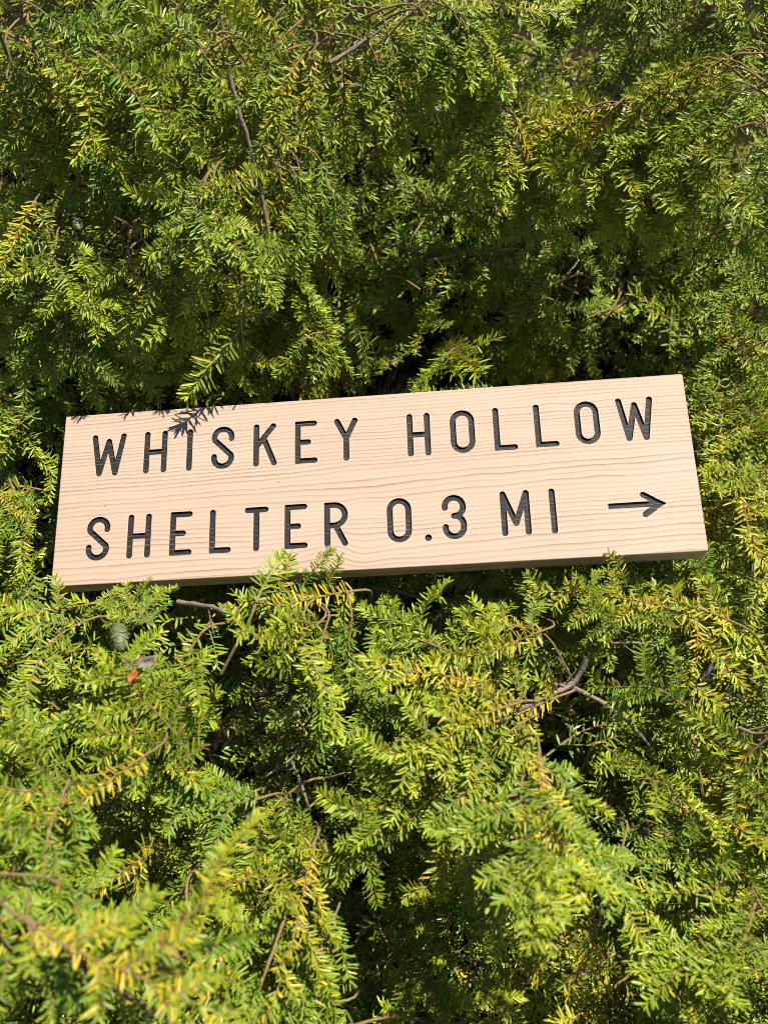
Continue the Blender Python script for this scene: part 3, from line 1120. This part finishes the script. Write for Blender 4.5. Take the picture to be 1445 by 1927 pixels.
CLUSTERS = [  # root, tip (photograph pixels), sprays, lift at root and tip (m), sideways spread (pixels), share of yellow
    ((60, 30), (300, 260), 7, .11, .11, 70, .35), ((20, 90), (110, 260), 6, .10, .10, 60, .2), ((440, 60), (330, 190), 6, .08, .08, 80, .6), ((600, 60), (520, 200), 6, .07, .08, 80, .65),
    ((420, 270), (350, 420), 6, .09, .10, 70, .15), ((560, 260), (640, 420), 7, .09, .10, 60, .15), ((110, 360), (60, 520), 6, .10, .11, 60, .4), ((250, 420), (260, 600), 6, .07, .06, 70, .1),
    ((70, 530), (80, 660), 5, .05, .03, 60, .15), ((510, 450), (430, 640), 6, .06, .035, 50, .2), ((530, 470), (700, 610), 6, .10, .09, 40, .4), ((780, -10), (860, 170), 7, .14, .15, 60, .1),
    ((980, 200), (1020, 310), 6, .14, .14, 50, .3), ((1180, 190), (1080, 290), 7, .15, .15, 50, .65), ((1380, 130), (1250, 270), 8, .16, .15, 60, .65), ((1000, 440), (800, 500), 7, .11, .10, 40, .25), ((1080, 530), (960, 620), 6, .10, .09, 45, .25),
    ((740, 480), (700, 590), 3, .10, .09, 40, .2),
    ((680, 630), (620, 715), 4, .05, .04, 60, .3), ((850, 630), (810, 705), 5, .05, .04, 60, .6), ((1010, 620), (970, 695), 5, .05, .04, 60, .5), ((1160, 610), (1120, 680), 5, .06, .05, 60, .5), ((1330, 590), (1310, 690), 4, .03, .03, 60, .5), 
    ((10, 880), (85, 930), 4, .02, .03, 60, .2), ((20, 720), (60, 850), 4, .02, .03, 60, .2), ((90, 740), (60, 800), 3, .01, .02, 40, .2), ((20, 1000), (80, 1060), 3, .02, .03, 40, .2), ((300, 1195), (280, 1125), 4, .02, .03, 70, .1), ((720, 1180), (740, 1110), 4, .02, .03, 70, .3), ((960, 1170), (940, 1100), 4, .02, .03, 70, .3), ((1280, 1150), (1260, 1070), 4, .02, .03, 60, .4), ((1350, 690), (1400, 840), 5, .03, .04, 50, .8), ((1380, 900), (1400, 1050), 4, .03, .03, 50, .5), ((1440, 850), (1390, 950), 4, .02, .03, 50, .5), ((1400, 780), (1360, 900), 4, .0, .01, 40, .4),
    ((200, 1150), (60, 1220), 5, .03, .035, 50, .25), ((640, 1150), (540, 1330), 5, .035, .045, 60, .1), ((360, 1480), (270, 1310), 5, .04, .06, 60, .0), ((230, 1480), (40, 1560), 5, .07, .09, 50, .1),
    ((900, 1220), (760, 1130), 5, .03, .04, 60, .2), ((1280, 1170), (1120, 1120), 5, .03, .035, 60, .4), ((990, 1330), (720, 1380), 6, .045, .055, 50, .5), ((930, 1420), (740, 1560), 5, .05, .07, 60, .1), ((1010, 1390), (1020, 1650), 5, .11, .13, 60, .15),
    ((1250, 1440), (1340, 1690), 5, .07, .08, 60, .25), ((560, 1480), (420, 1640), 5, .04, .05, 60, .2), ((640, 1680), (530, 1890), 5, .04, .05, 60, .1), ((380, 1600), (330, 1740), 4, .04, .05, 60, .15), ((1420, 1640), (1390, 1860), 4, .07, .08, 50, .1),
]
for (rx, ry), (tx, ty), n_, l1, l2, spd, yel_ in CLUSTERS:
    base = math.atan2(ty - ry, tx - rx)
    ln = math.hypot(tx - rx, ty - ry)
    for k in range(max(3, round(n_ * .68))):
        off = rng.uniform(-1, 1)
        an = base + off * .55 + rng.normal(0, .12)
        r0 = (rx - math.sin(base) * off * spd * .7 + math.cos(base) * rng.uniform(-.1, .45) * ln, ry + math.cos(base) * off * spd * .7 + math.sin(base) * rng.uniform(-.1, .45) * ln)
        l_ = ln * rng.uniform(.55, .85)
        if rng.random() < yel_:
            i = int(rng.choice([2, 4, 6, 8, 10, 9], p=[.21, .20, .16, .13, .17, .13]))
        else:
            i = int(rng.choice([0, 1, 3, 5, 7, 13, 14, 15]))
        dl = rng.uniform(-.02, .015)
        put(i, r0, (r0[0] + math.cos(an) * l_, r0[1] + math.sin(an) * l_), l1 + dl, l2 + dl, upmix=rng.uniform(.3, .7), roll=rng.normal(0, .12), front=True)
print('after clusters', n_branch)
target = 316
cells = []
STEP = 103
for gy_ in np.arange(-20, 1990, STEP):
    for gx_ in np.arange(-20, 1500, STEP):
        cells.append((gx_, gy_))
rng.shuffle(cells)
for gx_, gy_ in cells:
    if n_branch >= target:
        break
    for attempt in range(5):
        px, py = gx_ + rng.uniform(-STEP / 2, STEP / 2), gy_ + rng.uniform(-STEP / 2, STEP / 2)
        i, root, x, y, z, sc = grow(px, py, rng.uniform(-.01, .03), choose)
        if rng.random() < max(in_hollow(root + x * q_) for q_ in (.02, .06, .11)) * 1.6:
            break
        if touches(LIB[i]['spray'], root, x, y, z, sc) > 0 or (py < 790 and shades(LIB[i]['spray'], root, x, y, z, sc)):
            continue
        place(i, root, x, y, z, sc)
        break
print('branches', n_branch)

# ------------------------------------------------------------------ inner and outlying foliage, one mass
LOW = [Spray(300 + i, L, k, y, lod=2) for i, (k, L, y) in enumerate((('fan', .16, .08), ('fan', .18, .2), ('narrow', .17, .2), ('fan', .14, .05), ('fan', .15, .35), ('fan', .17, 0.)))]
MID = [Spray(340 + i, L, k, y, lod=1) for i, (k, L, y) in enumerate((('fan', .15, .10), ('narrow', .17, .3), ('fan', .14, .04)))]
iv, if_, ia, tv_, tf_ = [], [], [], [], []
io = to = 0
count = 0


def bake(sp, root, x, y, z, sc):
    global io, to, count
    A = np.stack([x, y, z], 1) * sc
    iv.append(sp.NV @ A.T + root - np.array(SHI)); if_.append(sp.NF + io); io += len(sp.NV)
    t = sp.NA.copy()
    t[:, 0] = np.clip(t[:, 0] + rng.uniform(-.2, .35), 0, 1)
    ia.append(t)
    tv_.append(sp.TV @ A.T + root - np.array(SHI)); tf_.append(sp.TF + to); to += len(sp.TV)
    count += 1


def one(i, lib):
    return lib[i]


def fill(step, x0, x1, y0, y1, d0, d1, lib, skip=None, thin=0.5):
    for gy_ in np.arange(y0, y1, step):
        for gx_ in np.arange(x0, x1, step):
            px, py = gx_ + rng.uniform(-step / 2, step / 2), gy_ + rng.uniform(-step / 2, step / 2)
            if skip and skip(px, py):
                continue
            p = hit(px, py)
            nn = unit((0, -.6, .8)) if py < 700 else np.array((0, -.1, 1.0))
            p = p - nn * rng.uniform(d0, d1)
            a = scatter_dir(px, py)
            img = RGT * math.cos(a) + DWN * math.sin(a)
            d = unit(unit(img - nn * (img @ nn)) + nn * rng.normal(.1, .3))
            sp = lib[int(rng.integers(len(lib)))]
            sc = rng.uniform(.75, 1.15)
            root = p - d * sp.length * sc * .5
            if rng.random() < in_hollow(p) * thin:
                continue
            x, y, z = frame(root, root + d, unit(nn + rng.normal(0, .3, 3)), sp.length)
            if touches(sp, root, x, y, z, sc) > 0:
                continue
            bake(sp, root, x, y, z, sc)


inside = lambda px, py: -40 < px < 1490 and -40 < py < 1970
fill(130, -60, 1500, -200, 640, -.01, .03, MID, thin=2.0)
fill(135, -60, 1500, -200, 2000, .04, .09, LOW, thin=1.5)
fill(140, -200, 1660, -200, 2000, .09, .19, LOW, thin=.6)
fill(120, -200, 1680, -200, 2000, .17, .30, LOW, thin=0)
fill(100, 1330, 1640, -100, 1960, .05, .16, LOW, thin=.5)
fill(150, -480, 1930, -260, 2260, .0, .05, MID, skip=inside)
inner = add_mesh('inner_foliage', np.vstack(iv), np.vstack(if_), M_NEEDLE, shrub, attr=np.vstack(ia))
tag(inner, kind='stuff')
innert = add_mesh('inner_twigs', np.vstack(tv_), np.vstack(tf_), M_TWIG, shrub)
tag(innert, kind='stuff')
print('inner sprays', count, 'tris', 2 * len(np.vstack(if_)))

# ------------------------------------------------------------------ woody limbs
LIMBS = [  # photograph polyline, lift (m), radius (mm)
    ([(414, 15), (420, 60), (422, 115)], .03, 2.6), ([(432, 140), (446, 200), (468, 262), (486, 330), (500, 400), (512, 482)], .055, 4.0), ([(152, 333), (118, 382), (88, 452)], .06, 3.6),
    ([(530, 98), (560, 84), (598, 80)], .05, 2.2), ([(600, 80), (585, 98), (572, 122)], .05, 2.0), ([(630, 162), (705, 163), (790, 196), (850, 215)], .03, 5.5), ([(620, 118), (680, 80), (720, 52)], .07, 4.0),
    ([(805, 490), (868, 477), (955, 471)], .075, 2.4), ([(985, 566), (1030, 540), (1078, 519)], .065, 2.4), ([(1288, 308), (1320, 282), (1352, 238)], .105, 2.2), ([(1400, 232), (1450, 241)], .10, 3.0), ([(1385, 102), (1450, 98)], .10, 2.6),
    ([(250, 205), (258, 250), (254, 290)], .05, 2.0), ([(250, 330), (262, 370), (268, 388)], .05, 1.8),
    ([(335, 1134), (380, 1139), (425, 1150), (455, 1165)], .010, 3.9), ([(1104, 1236), (1092, 1270), (1075, 1293), (1028, 1310), (965, 1340), (890, 1354), (838, 1372)], .045, 3.8), ([(1075, 1293), (1128, 1318), (1180, 1356), (1226, 1408)], .045, 3.2), ([(1048, 1237), (1066, 1262), (1080, 1284)], .045, 1.8),
    ([(1030, 1285), (1075, 1293)], .04, 2.6), ([(1140, 1212), (1190, 1208), (1242, 1217)], .03, 2.0), ([(1350, 1230), (1318, 1280), (1304, 1340), (1290, 1380)], -.02, 5.5), ([(1304, 1320), (1360, 1302), (1375, 1320)], -.01, 2.6), ([(1240, 1270), (1262, 1330), (1268, 1350)], .03, 1.6), ([(1390, 1370), (1420, 1385), (1450, 1378)], .03, 2.2),
    ([(600, 1352), (575, 1395), (548, 1432), (500, 1462)], .04, 2.4), ([(548, 1432), (565, 1470), (585, 1530)], .04, 2.0), ([(170, 1545), (188, 1578)], .07, 2.6),
    ([(852, 1785), (880, 1808), (905, 1815), (884, 1850), (868, 1925)], .0, 2.6), ([(905, 1815), (960, 1842), (1055, 1846), (1120, 1830)], -.02, 4.0), ([(985, 1744), (1040, 1764), (1095, 1790)], -.01, 1.9), ([(1095, 1752), (1138, 1806), (1160, 1870)], .01, 1.8), ([(1082, 1755), (1058, 1800)], .0, 1.5), ([(1350, 1520), (1390, 1568), (1450, 1612)], .0, 2.6), ([(1195, 1560), (1218, 1530), (1222, 1590)], .04, 1.8), ([(1210, 1740), (1190, 1800), (1150, 1840)], -.03, 4.5),
    ([(45, 1725), (110, 1775), (185, 1838), (255, 1885), (330, 1930)], .20, 2.6), ([(1012, 1395), (1022, 1470), (1016, 1550), (1000, 1612)], .135, 1.8), ([(602, 1560), (560, 1660), (525, 1760), (485, 1870)], .07, 1.9), ([(455, 530), (452, 590), (460, 668)], .075, 1.8), ([(112, 520), (128, 610), (146, 672)], .065, 1.8), ([(1272, 1490), (1300, 1570), (1318, 1660)], .10, 1.6),
    ([(700, 1105), (750, 1112), (800, 1128), (870, 1126)], .0, 2.2), ([(850, 1905), (930, 1907), (980, 1890)], .0, 1.6), ([(680, 1575), (705, 1580)], .03, 2.2),
]
for pl, lift, rad in LIMBS:
    rad *= .52 if pl[0][1] < 600 else .66
    pts_ = np.array([at(x, y, lift - .016 + (.05 if y < 600 else .004)) for x, y in pl])
    # even depth along the limb so that it does not follow every bump
    seglen = np.concatenate([[0], np.cumsum(np.linalg.norm(np.diff(pts_, axis=0), axis=1))])
    m = max(6, int(seglen[-1] / .006))
    tt = np.linspace(0, seglen[-1], m)
    fine_ = np.stack([np.interp(tt, seglen, pts_[:, k]) for k in range(3)], -1)
    for _ in range(3):
        fine_[1:-1] = .25 * fine_[:-2] + .5 * fine_[1:-1] + .25 * fine_[2:]
    fine_ += rng.normal(0, rad * .00012, fine_.shape)
    rr = rad / 1000 * np.linspace(1.1, .75, m) * (1 + rng.normal(0, .10, m))
    # both ends dive into the foliage
    rr[-3:] *= (.8, .55, .25)
    v, f = tube(fine_ - np.array(SHI), rr, 9)
    parts_v, parts_f, off_ = [v], [f], len(v)
    for q_ in range(rng.integers(1, 4)):                    # small forks
        k0 = int(rng.integers(1, m - 2))
        d_ = unit(fine_[k0 + 1] - fine_[k0])
        sd = unit(np.cross(d_, FWD) * rng.choice([-1, 1]) + rng.normal(0, .3, 3) + d_ * .8)
        ll = rng.uniform(.015, .045)
        fk = fine_[k0] + np.linspace(0, ll, 7)[:, None] * sd + np.cumsum(rng.normal(0, .0006, (7, 3)), 0) + FWD * (np.linspace(0, 1, 7) ** 2 * .010)[:, None]
        v2, f2 = tube(fk - np.array(SHI), rr[k0] * .5 * np.linspace(1, .35, 7), 6)
        parts_v.append(v2); parts_f.append(f2 + off_); off_ += len(v2)
    v, f = np.vstack(parts_v), np.vstack(parts_f)
    v += rng.normal(0, rad * .00006, v.shape)
    add_mesh('limb', v, f, M_LIMB if rad >= 1.3 and lift < .06 or rad > 2 else M_TWIG, shrub)


# ------------------------------------------------------------------ cones
def make_cone():
    V, F, A = [], [], []
    Lc, Rc = 1.0, 0.30
    def prof(t): return Rc * (np.sin(np.pi * np.clip(t * .86 + .10, 0, 1) ** .9) ** .62)
    # core
    nt, na = 12, 14
    for i in range(nt):
        t = i / (nt - 1)
        for j in range(na):
            a = 2 * math.pi * j / na
            r_ = prof(t) * .90
            V.append((t * Lc, r_ * math.cos(a), r_ * math.sin(a))); A.append((0, 0, 0))
    for i in range(nt - 1):
        for j in range(na):
            k = (j + 1) % na
            F.append((i * na + j, i * na + k, (i + 1) * na + k, (i + 1) * na + j))
    # overlapping scales in a spiral, free edge towards the tip
    ns = 19
    for s in range(ns):
        t0 = 0.02 + 0.80 * s / ns
        a0 = s * 2.39996
        ln, wd = .30, .92
        base = len(V)
        R_, C_ = 5, 5
        for i in range(R_):
            u = i / (R_ - 1)
            for j in range(C_):
                q = (j / (C_ - 1) - .5) * 2
                tt = t0 + ln * u * (1 - .28 * q * q)
                r_ = prof(min(tt, .99)) * (0.90 + .26 * u * (1 - .45 * q * q)) + .004
                a = a0 + q * wd * (0.9 if u < .8 else .62)
                V.append((tt * Lc, r_ * math.cos(a), r_ * math.sin(a)))
                e = max(u, abs(q) * .9)
                A.append((1.0 if (i == R_ - 1) else (.55 if abs(q) == 1 and i >= 2 else 0), 0, 0))
        for i in range(R_ - 1):
            for j in range(C_ - 1):
                F.append((base + i * C_ + j, base + i * C_ + j + 1, base + (i + 1) * C_ + j + 1, base + (i + 1) * C_ + j))
    # stalk
    b0 = len(V)
    v, f = tube([(-.18, .02, 0), (-.08, 0, 0), (.05, 0, 0)], [.035, .045, .05], 6)
    V += [tuple(p) for p in v]; A += [(0, 0, 0)] * len(v)
    F += [tuple(q + b0) for q in f]
    return np.array(V), F, np.array(A)


cone0 = None
for pr, pt, lift, ln, lab in (((222, 1176), (229, 1234), .080, .024, 'largest green cone hanging near a dry leaf'), ((203, 1290), (209, 1316), .078, .015, 'small pale green cone'), ((832, 1124), (842, 1150), .02, .017, None), ((1150, 1102), (1154, 1136), .012, .020, None),
                              ((1338, 742), (1322, 782), .02, .022, None), ((142, 405), (148, 440), .075, .022, None), ((940, 490), (944, 535), .06, .022, None)):
    a, b = at(*pr, lift), at(*pt, lift)
    x = unit(b - a)
    z = unit(-FWD - x * (-FWD @ x))
    y = np.cross(z, x)
    if cone0 is None:
        v, f, aa = make_cone()
        c = add_mesh('cone', v, f, M_CONE, shrub, attr=aa)
        cone0 = c
    else:
        c = cone0.copy()
        COL.objects.link(c)
    R3 = np.stack([x, y, z], 1) * ln
    c.matrix_local = Matrix([[*R3[k], a[k] - SHI[k]] for k in range(3)] + [[0, 0, 0, 1]])
    if lab:
        c['label'] = lab
    elif 'label' in c:
        del c['label']


# ------------------------------------------------------------------ dead scraps caught in the needles
def dead_leaf(px, py, lift, size, rot, mat, label, wid=.5, curl=.5, group=None):
    n_, m_ = 8, 5
    V = []
    for i in range(n_):
        u = i / (n_ - 1)
        for j in range(m_):
            q = (j / (m_ - 1) - .5) * 2
            w = wid * math.sin(math.pi * min(max(u * .9 + .07, 0), 1)) ** .7
            V.append(((u - .5), q * w * .5 + .05 * math.sin(u * 7), curl * (q * q * w * .6 + (u - .5) ** 2) + .03 * math.sin(9 * u + 3 * q)))
    F = [(i * m_ + j, i * m_ + j + 1, (i + 1) * m_ + j + 1, (i + 1) * m_ + j) for i in range(n_ - 1) for j in range(m_ - 1)]
    o = add_mesh('dead_leaf', np.array(V) * size, F, mat)
    p = at(px, py, lift)
    z = unit(-FWD * .7 + np.array((0, 0, .5)))
    x = unit(RGT * math.cos(rot) + DWN * math.sin(rot))
    x = unit(x - z * (x @ z))
    y = np.cross(z, x)
    o.matrix_world = Matrix([[x[k], y[k], z[k], p[k]] for k in range(3)] + [[0, 0, 0, 1]])
    sm = o.modifiers.new('thickness', 'SOLIDIFY')
    sm.thickness = .0004
    tag(o, label, 'dead leaf', 'dead scraps caught in the shrub')


dead_leaf(243, 1247, .084, .014, 1.3, M_DRY, 'grey dried scrap of leaf just below the largest green cone', .55, .6)
dead_leaf(278, 1248, .082, .016, -.5, M_DRY, 'grey curled dead leaf beside the rust orange scrap', .6, .9)
dead_leaf(250, 1274, .092, .011, 2.0, M_RUST, 'rust orange dead scrap below the grey dried ones', .55, .7)
dead_leaf(786, 236, .10, .012, 1.75, M_RUST, 'orange dead leaf hanging in the dark upper hollow', .3, .3)
